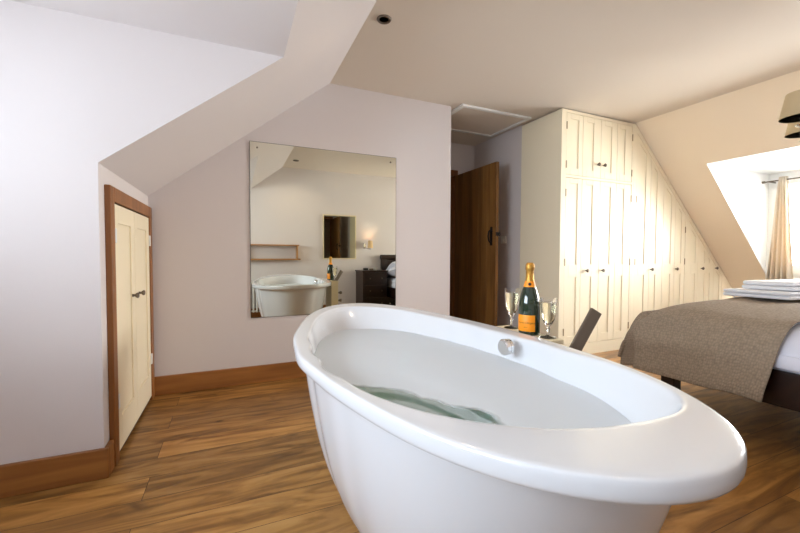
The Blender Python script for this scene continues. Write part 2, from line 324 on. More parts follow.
# ---------------------------------------------------------------- bath tub
OUT = [1.012,.922,.724,.601,.545,.529,.552,.612,.745,.925,1.015,.795,.556,.447,.399,.394,.412,.467,.574,.78]
CX, CY = .6, 1.3; ZQ = (.655, -.003, .036, .025)
NT = 120
def fourier(v, th):
    n = len(v); s = sum(v)/n
    for k in range(1, n//2+1):
        a = sum(v[i]*math.cos(2*math.pi*k*i/n) for i in range(n))*2/n; b = sum(v[i]*math.sin(2*math.pi*k*i/n) for i in range(n))*2/n
        if k == n//2: a /= 2
        s += a*math.cos(k*th)+b*math.sin(k*th)
    return s
TH = [2*math.pi*i/NT for i in range(NT)]
ro = [fourier(OUT, t) for t in TH]
for _ in range(3): ro = [(ro[i-1]+2*ro[i]+ro[(i+1) % NT])/4 for i in range(NT)]
def pol(x, y): return (math.atan2(x, y) % (2*math.pi), math.hypot(x, y))
ctrl = [pol(*p) for p in [(0,.93),(.16,.86),(.27,.74),(.36,.5),(.41,.3),(.44,.1),(.452,-.1),(.44,-.35),(.405,-.64),(.33,-.80),(.225,-.85),(.115,-.836),(.046,-.826),(-.077,-.766),(-.144,-.697),(-.222,-.589),(-.269,-.475),(-.309,-.283),(-.327,-.02),(-.315,.2),(-.27,.44),(-.22,.62),(-.13,.82)]]
ctrl.sort()
def lin(t):
    c = ctrl; n = len(c)
    for i in range(n):
        a, b = c[i], c[(i+1) % n]; ta, tb = a[0], b[0]+(2*math.pi if i == n-1 else 0)
        for q in (t, t+2*math.pi):
            if ta <= q <= tb: return a[1]+(b[1]-a[1])*(q-ta)/(tb-ta)
    return .5
ri = [min(lin(t), ro[i]-.03) for i, t in enumerate(TH)]
for _ in range(2): ri = [(ri[i-1]+2*ri[i]+ri[(i+1) % NT])/4 for i in range(NT)]
rb = [min(ri[i]+.028, ro[i]-.018) for i in range(NT)]
rb = [r-.0*max(0, math.cos(TH[i]-2.85))**2 if math.cos(TH[i]-2.85) > 0 else r for i, r in enumerate(rb)]
for _ in range(2): rb = [(rb[i-1]+2*rb[i]+rb[(i+1) % NT])/4 for i in range(NT)]
def ring(rad, z, flat=0, sx=1, s_y=1, ox=0, oy=0):
    out = []
    for i, t in enumerate(TH):
        x, y = rad[i]*math.sin(t), rad[i]*math.cos(t)
        zz = (ZQ[0]+ZQ[1]*y+ZQ[2]*y*y+ZQ[3]*x) if z is None or flat == 0 else 0
        out.append((CX+ox+(x-ox)*sx, CY+oy+(y-oy)*s_y, (zz+(z or 0)) if flat == 0 else z))
    return out
add = lambda r, d: [max(.01, v+d) for v in r]
mixr = lambda a, b, f: [x*(1-f)+y*f for x, y in zip(a, b)]
inner = [(None, .62, .985, .94), (None, .56, .97, .885), (None, .50, .945, .84), (None, .42, .90, .78), (None, .34, .88, .73), (None, .27, .81, .67), (None, .225, .70, .60), (None, .205, .50, .44), (None, .20, .25, .22)]
IOX, IOY = .04, -.12
IN = [ring(ri, z, 1, a, b_, IOX, IOY) for _, z, a, b_ in inner]
rs = []
# underside body from floor up
body = [(0.0, .50, .60), (.012, .56, .66), (.05, .62, .72), (.12, .71, .79), (.2, .79, .85), (.3, .865, .905), (.42, .925, .95), (.52, .965, .98), (.59, .99, .995)]
BD = [ring(rb, z, 1, a, b_, .02, 0) for z, a, b_ in body]
top = [ring(rb, -.042, 0, .998, .998, .02, 0), ring(mixr(rb, ro, .7), -.044), ring(add(ro, -.006), -.043), ring(ro, -.037), ring(ro, -.010), ring(add(ro, -.003), -.003), ring(add(ro, -.010), 0),
       ring(mixr(ro, ri, .5), -.002), ring(add(ri, .008), -.002), ring(add(ri, .002), -.004), ring(add(ri, -.003), -.010), ring(add(ri, -.006), -.02)]
tub = thing('bathtub', (CX, CY, 0), 'large white freestanding oval bathtub with a broad rim, filled with water', 'bathtub')
MB().rings(BD+top+IN, True, True).build('tub_shell', 'tub', tub, smooth=True, sub=1)
# overflow knob on the inner right wall
kx, ky, kz = 1.005, 1.19, .632
k = MB().lathe([(.031, 0), (.031, -.010), (.027, -.012), (.027, -.014), (.032, -.016), (.032, -.030), (.027, -.035), (0, -.036)], (kx+.004, ky, kz), 28, 'X')
k.build('overflow_knob', 'chrome', tub, smooth=True)
# water
WZ = .565
def inner_at(z):
    zs = [(r[1], r[2], r[3]) for r in inner]
    for a, b_ in zip(zs, zs[1:]):
        if b_[0] <= z <= a[0]:
            f = (a[0]-z)/(a[0]-b_[0]); return (a[1]+(b_[1]-a[1])*f, a[2]+(b_[2]-a[2])*f)
wr = []
for z, d in ((.213, -.01), (.23, -.006), (.275, -.005), (.34, -.004), (.42, -.004), (.5, -.003), (WZ, -.003)):
    a, b_ = inner_at(z); wr.append(ring(ri, z, 1, a+d, b_+d, IOX, IOY))
wo = MB().rings(wr, True, True).build('bath_water', 'water', org=(CX, CY, 0)); tag(wo, 'bath water with pale foam film and a clear greenish gap, in the bathtub', 'water')
for p in wo.data.polygons: p.use_smooth = len(p.vertices) == 4

# ---------------------------------------------------------------- tap pedestal box with bottle, flutes and tap
BT = .656
pb = thing('tap_pedestal', (1.2, 1.18, 0), 'cream boxed-in pedestal beside the bathtub carrying bottle and flutes', 'pedestal')
MB().box(1.138, 1.226, 1.13, 1.45, 0, BT-.02).build('body', 'box', pb, bevel=.004)
MB().box(1.137, 1.233, 1.12, 1.46, BT-.02, BT).build('top', 'box', pb, bevel=.004)
for z in (.5, .4):
    MB().lathe([(.022, 0), (.022, .008), (.011, .012), (.011, .03), (.02, .034), (.02, .055), (.016, .06), (0, .06)], (1.226, 1.40, z), 20, 'X').build('valve_knob', 'steel', pb, smooth=True)
bl = thing('tap_spout', (1.29, 1.10, .6), 'flat brown-grey metal blade tap slanting up behind the bathtub rim', 'tap')
# slanted blade: axis leaning to +X/-Y (right in the photo)
rv = Vector((.914, -.4057, 0)); fv = Vector((.4057, .914, 0))
ax = Vector((.098, -.015, .153)).normalized(); fv = (fv-ax*fv.dot(ax)).normalized(); wd = ax.cross(fv).normalized(); p0 = Vector((1.272, 1.10, .615))
mb = MB(); vs = []
for t in (-.10, .185):
    for a in (-.0245, .0245):
        for c in (-.007, .007): vs.append(p0+ax*t+wd*a+fv*c)
mb.add(vs, [(0, 1, 3, 2), (4, 6, 7, 5), (0, 4, 5, 1), (2, 3, 7, 6), (0, 2, 6, 4), (1, 5, 7, 3)])
mb.build('blade', 'brown_metal', bl, bevel=.003)
MB().tube([(1.2265, 1.15, .585), (1.25, 1.13, .585), (1.266, 1.108, .585)], .010, 16).build('mounting_stem', 'chrome', bl, smooth=True)

bx, by = 1.173, 1.256
bo = thing('champagne_bottle', (bx, by, BT), 'dark green champagne bottle with gold foil neck and orange label', 'bottle')
prof = [(.036, 0), (.043, .003), (.0445, .012), (.0445, .125), (.043, .145), (.038, .17), (.030, .195), (.0225, .215), (.0175, .235), (.0155, .255), (.015, .285)]
MB().lathe([(p, z+BT) for p, z in prof]+[(0, BT+.285)], (bx, by, 0), 40).build('glass_body', 'bottle', bo, smooth=True)
MB().lathe([(.0200, .228), (.0185, .24), (.0168, .256), (.0162, .28), (.0185, .284), (.0186, .295), (.0178, .305), (.012, .312), (0, .313)][:0] or [(.0186, BT+.232), (.0172, BT+.245), (.0165, BT+.258), (.0162, BT+.278), (.019, BT+.282), (.019, BT+.294), (.0175, BT+.304), (.012, BT+.311), (0, BT+.312)], (bx, by, 0), 32, wob=lambda a, z: 1+.02*math.sin(9*a)).build('foil', 'gold', bo, smooth=True)
nl = MB().lathe([(.0262, BT+.2065), (.0235, BT+.2165), (.0205, BT+.228), (.0196, BT+.232)], (bx, by, 0), 32).build('neck_label', 'orange', bo, smooth=True)
lc = math.pi+.05
MB().lathe([(.0180, BT+.2325), (.0264, BT+.2052)][:0] or [(.0448, BT+.018), (.0452, BT+.0185), (.0452, BT+.0875), (.0448, BT+.088)], (bx, by, 0), 24, a0=lc-1.25, a1=lc+1.32).build('label', 'orange', bo, smooth=True)
def wrap_text(s, size, r, zc, ac, parent, name, italic=.3, m='ink'):
    cu = bpy.data.curves.new('t', 'FONT'); cu.body = s; cu.size = size; cu.align_x = 'CENTER'; cu.align_y = 'CENTER'; cu.shear = italic; cu.resolution_u = 2
    t = bpy.data.objects.new('t', cu); C.link(t); bpy.context.view_layer.update()
    me = bpy.data.meshes.new_from_object(t.evaluated_get(bpy.context.evaluated_depsgraph_get()))
    bm = bmesh.new(); bm.from_mesh(me); bmesh.ops.subdivide_edges(bm, edges=bm.edges, cuts=1); pw = Vector(parent['_w'])
    for v in bm.verts:
        a = ac+v.co.x/r; v.co = Vector((bx+r*math.cos(a), by+r*math.sin(a), zc+v.co.y))-pw
    bm.to_mesh(me); bm.free(); bpy.data.objects.remove(t); me.materials.clear(); me.materials.append(M[m]); me.name = name
    o = bpy.data.objects.new(name, me); C.link(o); o.parent = parent; o['_w'] = parent['_w']
    return o
wrap_text('Veuve Clicquot', .0125, .0456, BT+.055, lc+.45, bo, 'label_script')
wrap_text('BRUT', .006, .0456, BT+.036, lc+.45, bo, 'label_word', 0)
MB().lathe([(0, 0), (.005, 0), (.005, .001), (0, .001)], (0, 0, 0), 12)
# neck emblem
ca = math.atan2(-.73, -.68)
em = MB().lathe([(.0065, 0), (.0065, .0025), (0, .003)], (0, 0, 0), 16, 'X')
em.v = [(bx+(.0225+x)*math.cos(ca)-y*math.sin(ca), by+(.0225+x)*math.sin(ca)+y*math.cos(ca), BT+.219+z) for x, y, z in em.v]
em.build('neck_emblem', 'ink', bo)

def flute(x, y, label, hs, rw=1.12):
    t = thing('champagne_flute', (x, y, BT), label, 'glass', 'champagne flutes beside the bottle')
    o = [(.030, 0), (.030, .002), (.012, .005), (.005, .010), (.0045, .030), (.0075, .036), (.0045, .042), (.007, .050), (.015, .062), (.0215, .080), (.0262, .105), (.0285, .135), (.0295, .170)]
    i = [(.0283, .170), (.0272, .135), (.0248, .105), (.0200, .082), (.0130, .066), (.004, .058), (0, .057)]
    cut = lambda a, z: 1+(.045*math.cos(10*a+z*160) if .045 < z-BT < .098 else 0)
    MB().lathe([(0, BT)]+[(r*rw, z*hs+BT) for r, z in o+i], (x, y, 0), 40, wob=cut).build('glass', 'flute', t, smooth=True)
    w_ = [(0, .0575), (.0038, .0585), (.0125, .0665), (.0195, .0825), (.0243, .105), (.0266, .135), (.0275, .152), (0, .152)]
    MB().lathe([(r*rw*.985, z*hs+BT) for r, z in w_], (x, y, 0), 32).build('sparkling_wine', 'wine', t, smooth=True)
flute(1.196, 1.395, 'champagne flute left of the bottle, seen against the hall', 1.1)
flute(1.198, 1.172, 'champagne flute right of the bottle, seen against the wardrobe', .97)

# ---------------------------------------------------------------- big wall mirror
MX0, MX1, MZ0, MZ1 = .118, 1.328, .507, 1.855
mr = thing('wall_mirror', (.72, YA, MZ0), 'large frameless square mirror on the lavender wall behind the bathtub', 'mirror')
MB().box(MX0, MX1, YA-.007, YA-.001, MZ0, MZ1).build('backing', 'edge', mr)
MB().box(MX0+.003, MX1-.003, YA-.0078, YA-.007, MZ0+.003, MZ1-.003).build('glass', 'mirror', mr)
for x in (MX0+.055, MX1-.055):
    for z in (MZ0+.055, MZ1-.045):
        MB().lathe([(.007, 0), (.007, -.003), (.004, -.005), (0, -.005)], (x, YA-.0078, z), 14, 'Y').build('screw_cap', 'steel', mr, smooth=True)

# ---------------------------------------------------------------- eaves cupboard in the left knee wall
cb = thing('eaves_cupboard', (XL, 2.6, 0), 'low cream double-door eaves cupboard in a pine frame in the left wall', 'cupboard')
fx = XL+.024
MB().box(XL, fx, 2.118, 2.185, 0, 1.315).box(XL, fx, 3.0, 3.075, 0, 1.315).box(XL, fx, 2.185, 3.0, 1.245, 1.315).build('frame', 'pine', cb, bevel=.004)
MB().box(XL, XL+.004, 2.185, 3.0, .0, 1.245).build('gap_shade', 'iron', cb)  # black sheet behind the doors, painting the shade seen in their gaps
def cup_door(y0, y1, ky_):
    z0, z1 = .03, 1.238; a, b_ = XL+.003, XL+.010; s = .075
    m_ = MB().box(a, b_, y0, y1, z0, z1)
    c0, c1 = b_, XL+.018
    m_.box(c0, c1, y0, y0+s, z0, z1).box(c0, c1, y1-s, y1, z0, z1).box(c0, c1, y0+s, y1-s, z0, z0+.16).box(c0, c1, y0+s, y1-s, z1-.09, z1)
    d = m_.build('door', 'cream', cb, bevel=.002)
    MB().lathe([(.008, 0), (.006, .012), (.013, .018), (.016, .025), (.012, .031), (0, .033)], (c1, ky_, .765), 20, 'X').build('knob', 'steel', d, smooth=True)
    return d
d1 = cup_door(2.19, 2.590, 2.52); d2 = cup_door(2.596, 2.996, 2.675)
for z in (.25, 1.05):
    MB().box(XL+.018, XL+.027, 2.985, 3.006, z, z+.07).build('hinge', 'white', d2, bevel=.002)
    MB().box(XL+.018, XL+.027, 2.179, 2.20, z, z+.07).build('hinge', 'white', d1, bevel=.002)

# ---------------------------------------------------------------- open oak plank door
dr = thing('plank_door', (2.56, YH, 0), 'open oak plank door with black iron latch at the end of the hall', 'door')
lx = 2.545
for i in range(5):
    y0 = 3.235+i*.161
    pl = MB().box(lx, lx+.038, y0+.0012, y0+.1598, .01, 1.985)
    pl.build('plank', 'doorwood', dr, bevel=.004)
lt = MB().box(lx-.006, lx, 3.29, 3.325, 1.10, 1.30)
lt.tube([(lx-.006, 3.307, 1.27), (lx-.035, 3.307, 1.25), (lx-.045, 3.307, 1.20), (lx-.035, 3.307, 1.15), (lx-.006, 3.307, 1.12)], .008)
lt.tube([(lx-.006, 3.28, 1.25), (lx-.016, 3.30, 1.255), (lx-.016, 3.335, 1.25)], .006)
lt.build('iron_latch', 'iron', dr, smooth=True)
MB().box(lx-.002, lx+.052, 3.229, 3.236, 1.20, 1.24).build('latch_plate', 'iron', dr)
sw = tag(MB().box(XW-.01, XW-.0005, 3.44, 3.525, 1.13, 1.215).build('light_switch', 'white', bevel=.003, org=(XW, 3.48, 1.17)), 'white light switch on the hall wall beside the oak door', 'light switch')
MB().box(XW-.014, XW-.010, 3.475, 3.49, 1.155, 1.185).build('rocker', 'white', sw)

# ---------------------------------------------------------------- fitted wardrobes
def clipz(x, z): return min(z, (H-.0 if x <= RX else zr(x))-.012)
def top_poly(x0, x1, z0, z1):
    """polygon x0..x1, z0..min(z1, slope)"""
    pts = [(x0, z0), (x1, z0)]; a, b_ = clipz(x1, z1), clipz(x0, z1)
    pts.append((x1, max(a, z0+.001)))
    xs = RX+(H-.012-z1)/SR
    if x0 < xs < x1: pts.append((xs, z1))
    pts.append((x0, max(b_, z0+.001))); return pts
def leaf(par, x0, x1, px0, px1, z0, z1, rails, knob=None, kz_=.845):
    """narrow wardrobe leaf with recessed panels between rails"""
    y0, ym, y1 = YW, YW+.0075, YW+.02
    m_ = MB().prism(top_poly(x0, x1, z0, z1), ym, y1)
    m_.prism(top_poly(x0, px0, z0, z1), y0, ym)
    m_.prism(top_poly(px1, x1, z0, z1), y0, ym)
    for a, b_ in rails: m_.prism(top_poly(px0, px1, a, min(b_, z1)), y0, ym)
    # top rail following the slope
    tr = .05; za, zb = clipz(px0, z1), clipz(px1, z1)
    m_.prism([(px0, za-tr), (px1, zb-tr), (px1, zb), (px0, za)], y0, ym)
    d = m_.build('door', 'cream_w', par, bevel=.0012, bseg=1)
    if knob: MB().lathe([(.006, 0), (.006, -.014), (.016, -.02), (.018, -.027), (.012, -.033), (0, -.034)], (knob, y0, kz_), 20, 'Y').build('knob', 'steel', d, smooth=True)
    return d
def hinge(par, x, z): MB().box(x-.006, x+.006, YW-.006, YW, z-.035, z+.035).build('hinge', 'hinge', par, bevel=.001)
lower = [(.12, .20), (.785, .905)]
def ward(x0, x1, label):
    return thing('fitted_wardrobe', ((x0+x1)/2, YW+.3, 0), label, 'wardrobe', 'built-in cream wardrobes under the sloping ceiling')
def carcass(par, x0, x1, stiles, header=None, side=None):
    MB().prism(top_poly(x0, x1, 0, H-.012), YW+.024, 3.212).build('carcass', 'cream_w', par)
    m_ = MB()
    for a, b_ in stiles: m_.prism(top_poly(a, b_, 0, H-.012), YW-.002, YW+.024)
    xi, xo = stiles[0][1], stiles[-1][0]
    m_.box(xi, xo, YW-.002, YW+.024, 0, .115)
    if header:
        for a, b_ in header: m_.box(xi, xo, YW-.002, YW+.024, a, b_)
    else:
        for q0, q1 in ((xi, xo),): m_.prism([(q0, clipz(q0, 9)-.055), (q1, clipz(q1, 9)-.055), (q1, clipz(q1, 9)), (q0, clipz(q0, 9))], YW-.002, YW+.024)
    m_.build('face_frame', 'cream_w', par)
A = ward(XW, 3.893, 'tall cream wardrobe nearest the hall, full ceiling height with small cupboard doors above')
carcass(A, XW, 3.893, [(XW, 2.918), (3.868, 3.893)], [(1.748, 1.772), (2.362, H-.012)])
q = [(2.921, 3.137, 2.975, 3.082), (3.140, 3.392, 3.20, 3.29), (3.395, 3.632, 3.452, 3.552), (3.635, 3.865, 3.678, 3.756)]
for i, (a, b_, c, d) in enumerate(q):
    kn = {1: 3.212, 2: 3.44}.get(i); D_ = leaf(A, a, b_, c, d, .118, 1.745, lower, kn)
    ku = {1: 3.345, 2: 3.432}.get(i); U_ = leaf(A, a, b_, c, d, 1.775, 2.359, [(1.775, 1.84)], ku, 1.905)
    if i in (0, 3):
        x = 2.921 if i == 0 else 3.866
        for z in (.25, .93, 1.6): hinge(D_, x, z)
        for z in (1.87, 2.24): hinge(U_, x, z)
B = ward(3.895, 4.868, 'middle cream wardrobe whose door tops are cut by the sloping ceiling')
carcass(B, 3.895, 4.868, [(3.895, 3.945), (4.835, 4.868)])
q = [(3.948, 4.187, 4.0, 4.105), (4.190, 4.417, 4.245, 4.30), (4.42, 4.638, 4.47, 4.565), (4.641, 4.832, 4.70, 4.76)]
for i, (a, b_, c, d) in enumerate(q):
    D_ = leaf(B, a, b_, c, d, .118, min(clipz(a, 9), 2.33)-.055-(.0), lower, {1: 4.215, 3: 4.663}.get(i)) if False else None
def leaf_slope(par, a, b_, c, d, knob):
    y0, ym, y1 = YW, YW+.0075, YW+.02; t = lambda x: min(H-.012, zr(x)-.012)-.06
    m_ = MB().prism([(a, .118), (b_, .118), (b_, t(b_)), (a, t(a))], ym, y1)
    m_.prism([(a, .118), (c, .118), (c, t(c)), (a, t(a))], y0, ym)
    m_.prism([(d, .118), (b_, .118), (b_, t(b_)), (d, t(d))], y0, ym)
    m_.prism([(c, t(c)-.05), (d, t(d)-.05), (d, t(d)), (c, t(c))], y0, ym)
    for u, v in lower:
        if v < t(d)-.05: m_.prism([(c, u), (d, u), (d, v), (c, v)], y0, ym)
        elif u < t(d)-.05: m_.prism([(c, u), (d, u), (d, t(d)-.05), (c, t(c)-.05)], y0, ym)
    D_ = m_.build('door', 'cream_w', par, bevel=.0012, bseg=1)
    if knob: MB().lathe([(.006, 0), (.006, -.014), (.016, -.02), (.018, -.027), (.012, -.033), (0, -.034)], (knob, y0, .845), 20, 'Y').build('knob', 'steel', D_, smooth=True)
    return D_
for i, (a, b_, c, d) in enumerate(q):
    D_ = leaf_slope(B, a, b_, c, d, {1: 4.215, 3: 4.663}.get(i))
    if i in (0, 3):
        for z in (.25, .93, 1.6 if i == 0 else 1.3): hinge(D_, 3.948 if i == 0 else 4.83, z)
Cw = ward(4.87, XK, 'lowest cream wardrobe by the bed, tapering down under the slope')
carcass(Cw, 4.87, XK-.005, [(4.87, 4.9), (5.62, XK-.005)])
for a, b_, c, d, kn in [(4.903, 5.092, 4.955, 5.048, None), (5.095, 5.272, 5.215, 5.24, 5.165), (5.275, 5.432, 5.305, 5.35, None), (5.435, 5.616, 5.49, 5.56, 5.462)]:
    leaf_slope(Cw, a, b_, c, d, kn)

# ---------------------------------------------------------------- bed
BX0, BX1, BY0, BY1 = 2.47, 4.06, -.18, 1.60
bed = thing('bed', ((BX0+BX1)/2, .8, 0), 'double bed with dark wood frame and white bedding on the right', 'bed')
MB().box(BX0, BX0+.035, BY0+.06, BY1, .25, .43).build('side_rail', 'dark', bed, bevel=.006)
MB().box(BX1-.035, BX1, BY0+.06, BY1, .25, .43).build('side_rail', 'dark', bed, bevel=.006)
MB().box(BX0+.035, BX1-.035, BY1-.035, BY1, .25, .43).build('foot_rail', 'dark', bed, bevel=.006)
for x in (BX0+.06, BX1-.14):
    MB().box(x, x+.08, BY1-.16, BY1-.08, 0, .25).build('leg', 'dark', bed, bevel=.006)
MB().box(BX0+.035, BX1-.035, BY0+.06, BY1-.035, .3, .36).build('slat_base', 'dark', bed)
hb = MB().box(BX0-.03, BX1+.03, BY0+.0, BY0+.05, .0, .9)
hb.tube([(BX0-.05, BY0+.035, .945), (BX1+.05, BY0+.035, .945)], .048, 20)
hb.box(BX0-.04, BX0+.05, BY0-.005, BY0+.07, 0, .93).box(BX1-.05, BX1+.04, BY0-.005, BY0+.07, 0, .93)
hb.build('headboard', 'dark', bed, bevel=.004)
def pillow_mesh(cx, cy, cz, lx_, ly, lz, n=14, tilt=0):
    vs = []; fs = []
    for s_ in (1, -1):
        for i in range(n+1):
            for j in range(n+1):
                u, v = -1+2*i/n, -1+2*j/n
                h_ = ((1-u*u)*(1-v*v))**.42
                x = u*lx_*(1-.05*v*v); y = v*ly*(1-.05*u*u); z = s_*lz*h_
                y2 = y*math.cos(tilt)-z*math.sin(tilt); z2 = y*math.sin(tilt)+z*math.cos(tilt)
                vs.append((cx+x, cy+y2, cz+z2))
    N_ = (n+1)**2
    for s_ in (0, 1):
        for i in range(n):
            for j in range(n):
                a = s_*N_+i*(n+1)+j; fs.append((a, a+1, a+n+2, a+n+1))
    m_ = MB(); m_.add(vs, fs); return m_
MB().box(BX0+.02, BX1-.02, BY0+.07, BY1-.02, .36, .585).build('mattress', 'linen', bed, smooth=True, bevel=.05, bseg=5)
# duvet hanging a little over the sides
def drape(x0, x1, y0, y1, zt, zs_l, thick, name, m_, par, amp=.006, foot=None, nx=60, ny=44, seed=0, lab=None, edgewave=0, zs_r=None, dome=.045, hang=0):
    """cloth over the bed box: profile across X, optional hang over the foot end"""
    R_ = .13
    zs_r = zs_l if zs_r is None else zs_r
    # profile path in XZ
    def path(zl, zr_):
        P = []
        P.append((x0-.03-hang*.16, zl)); P.append((x0-.025-hang*.06, (zl+zt)/2)); P.append((x0-.012, zt-R_))
        for k in range(1, 7):
            a = math.pi-(math.pi/2)*k/6; P.append((x0-.012+R_+R_*math.cos(a), zt-R_+R_*math.sin(a)))
        for k in range(1, 12): P.append((x0+R_+(x1-x0-2*R_)*k/12, zt))
        for k in range(0, 7):
            a = math.pi/2-(math.pi/2)*k/6; P.append((x1+.012-R_+R_*math.cos(a), zt-R_+R_*math.sin(a)))
        P.append((x1+.03, (zr_+zt)/2)); P.append((x1+.035, zr_)); return P
    def resample(P, n):
        L_ = [0]
        for a, b_ in zip(P, P[1:]): L_.append(L_[-1]+math.dist(a, b_))
        out = []
        for k in range(n+1):
            t = L_[-1]*k/n; j = max(i for i in range(len(L_)) if L_[i] <= t+1e-9); j = min(j, len(P)-2)
            f = (t-L_[j])/(L_[j+1]-L_[j]) if L_[j+1] > L_[j] else 0
            out.append((P[j][0]+(P[j+1][0]-P[j][0])*f, P[j][1]+(P[j+1][1]-P[j][1])*f, t))
        return out
    rows = []; Lf = (zt-foot) if foot else 0
    ylen = (y1-y0)+Lf
    for j in range(ny+1):
        s_ = ylen*j/ny; over = max(0, s_-(y1-y0-R_*0))
        yy = y0+min(s_, y1-y0)
        wob = edgewave*math.sin(3.1*s_+1)+.4*edgewave*math.sin(11*s_)
        P = resample(path(zs_l+wob, zs_r+wob), nx); row = []
        for (x, z, t) in P:
            n_ = amp*(math.sin(9*x+5*yy+seed)+.7*math.sin(17*yy-6*x+2*seed)+.6*math.sin(23*x*0+31*z+4*yy))
            # round the foot end
            d = y1-yy; y3 = yy; z3 = z
            if over > 0:
                zz = zt-over; y3 = y1+.012+hang*over+.012*math.sin(14*x); z3 = min(z, zz)
                if z < zz: y3 = y1+.012+hang*over
                x = min(max(x, x0-.02), x1+.02)
            elif d < R_:
                dz = R_-math.sqrt(max(0, R_*R_-(R_-d)**2)); z3 = min(z, zt-dz)
            side = max(0, min(1, (zt-z)/.12))
            if over <= 0: n_ += dome*(max(0, 1-((x-(x0+x1)/2)/((x1-x0)/2))**4))*max(0, min(1, (y1-yy)/.22))**.6*(1-side)
            xo = (-1 if x < (x0+x1)/2 else 1)*side*min(n_, .012)*2.2
            y3 += .12*max(0, zt-z)*max(0, 1-(yy-y0)/.5)*(1 if hang else 0)
            row.append((x+xo, y3, z3+(1-side)*n_*(0 if over else 1)))
        rows.append((row, [p[2] for p in P], s_))
    me_v = [p for r in rows for p in r[0]]; n = nx+1
    fs = [(j*n+i, j*n+i+1, (j+1)*n+i+1, (j+1)*n+i) for j in range(ny) for i in range(nx)]
    mb_ = MB(); mb_.add(me_v, fs); o = mb_.build(name, m_, par, smooth=True)
    uvl = o.data.uv_layers.new(name='UVMap'); 
    for lp in o.data.loops:
        vi = lp.vertex_index; j, i = divmod(vi, n); uvl.data[lp.index].uv = (rows[j][1][i], rows[j][2])
    so = o.modifiers.new('s', 'SOLIDIFY'); so.thickness = thick; so.offset = 1
    sb = o.modifiers.new('sub', 'SUBSURF'); sb.levels = 1; sb.render_levels = 1
    return o
drape(BX0+.012, BX1-.012, .30, BY1-.02, .60, .445, .012, 'duvet', 'linen', bed, amp=.005, foot=.5, seed=1)
for i, x in enumerate((2.80, 3.70)):
    pillow_mesh(x, .12, .74, .37, .25, .12, tilt=.5).build('pillow', 'linen', bed, smooth=True)
    pillow_mesh(x, .30, .72, .38, .26, .11, tilt=.2).build('pillow', 'linen', bed, smooth=True)
th_ = drape(BX0-.022, BX1+.022, .90, BY1+.02, .642, .262, .010, 'bed_throw', 'throw', None, amp=.005, foot=.3, seed=1, dome=.065, hang=.28, edgewave=.012, nx=90, ny=60)
tag(th_, 'grey-brown knitted throw draped across the foot of the bed', 'throw')
def towel(cx, cy, z, lx_, ly, h_, rot, label):
    m_ = MB(); n = 2; th2 = h_/n
    for k in range(n):
        r_ = th2/2; pts = []
        ring_ = []
        for s_ in range(10):
            a = -math.pi/2+math.pi*s_/9; ring_.append((lx_/2-r_+r_*math.cos(a), z+r_+k*th2+r_*.92*math.sin(a)))
        for s_ in range(10):
            a = math.pi/2+math.pi*s_/9; ring_.append((-lx_/2+r_+r_*math.cos(a), z+r_+k*th2+r_*.92*math.sin(a)))
        m_.prism(ring_, -ly/2+.004*k, ly/2-.005*(k % 2), 'Y')
    m_.v = [(x+.004*math.sin(y*20+zz*50), y+.004*math.sin(x*25), zz+.004*math.sin(x*9+y*7)) for x, y, zz in m_.v]
    o = m_.build('folded_towel', 'towel', smooth=True, bevel=.012, bseg=3, org=(0, 0, 0)); o.location = (cx, cy, .003); o.rotation_euler.z = rot
    return tag(o, label, 'towel', 'folded towels on the bed')
towel(3.62, 1.28, .714, .86, .38, .05, -.12, 'larger white folded towel on the bed, bottom of the stack')
towel(3.60, 1.26, .767, .62, .30, .06, -.18, 'smaller white folded towel on top of the stack on the bed')

# ---------------------------------------------------------------- curtain, rod, chandelier
rod = thing('curtain_rod', (5.5, 2.1, 1.83), 'thin metal curtain rod across the bright dormer window', 'curtain rod')
MB().tube([(5.5, 2.235, 1.83), (5.5, .32, 1.83)], .008).build('rod', 'steel', rod, smooth=True)
for y in (2.20, .36): MB().tube([(5.5, y, 1.83), (XWIN, y, 1.83)], .007).build('bracket', 'steel', rod, smooth=True)
MB().lathe([(.013, -.012), (.014, 0), (.013, .012)], (5.5, 2.245, 1.83), 16, 'Y').build('finial', 'steel', rod, smooth=True)
def curtain(yc, label):
    rows = []; nz = 26; ny = 60
    for j in range(nz+1):
        t = j/nz; z = 1.865-1.80*t; wdt = .036+.085*min(1, t*1.3)**.9
        row = []
        for i in range(ny+1):
            s_ = i/ny; y = yc+(s_-.5)*2*wdt
            x = 5.5+(.022+.018*t)*math.sin(2*math.pi*4.5*s_+.6*t)+.006*math.sin(13*t+9*s_)
            row.append((x, y, z))
        rows.append(row)
    n = ny+1; m_ = MB(); m_.add([p for r in rows for p in r], [(j*n+i, j*n+i+1, (j+1)*n+i+1, (j+1)*n+i) for j in range(nz) for i in range(ny)])
    o = m_.build('curtain', 'curtain', smooth=True, org=(5.5, yc, 1.85)); s_ = o.modifiers.new('s', 'SOLIDIFY'); s_.thickness = .004
    return tag(o, label, 'curtain')
curtain(2.08, 'gathered beige curtain hanging at the left side of the dormer window')
F_ = Vector((sy, cy_, 0)); R_v = Vector((cy_, -sy, 0))
def at(u, v, dep): return F_*dep+R_v*((u-400)/375.36*dep)+Vector((0, 0, CH-(v-254.3)/375.36*dep))
s1 = at(797, 116, 2.4); s2 = at(801, 131, 2.72)
zc_ = 1.875; mid = (s1+s2)/2; dv = (s2-s1); dv.z = 0; dv.normalize(); per = Vector((dv.y, -dv.x, 0)); cc = mid+per*.14; cc.z = 0
ch = thing('chandelier', (cc.x, cc.y, H), 'pendant chandelier with small fabric shades hanging above the bed', 'chandelier')
MB().lathe([(0, H-.03), (.03, H-.028), (.05, H-.01), (.055, H-.001)], (cc.x, cc.y, 0), 24).build('ceiling_rose', 'steel', ch, smooth=True)
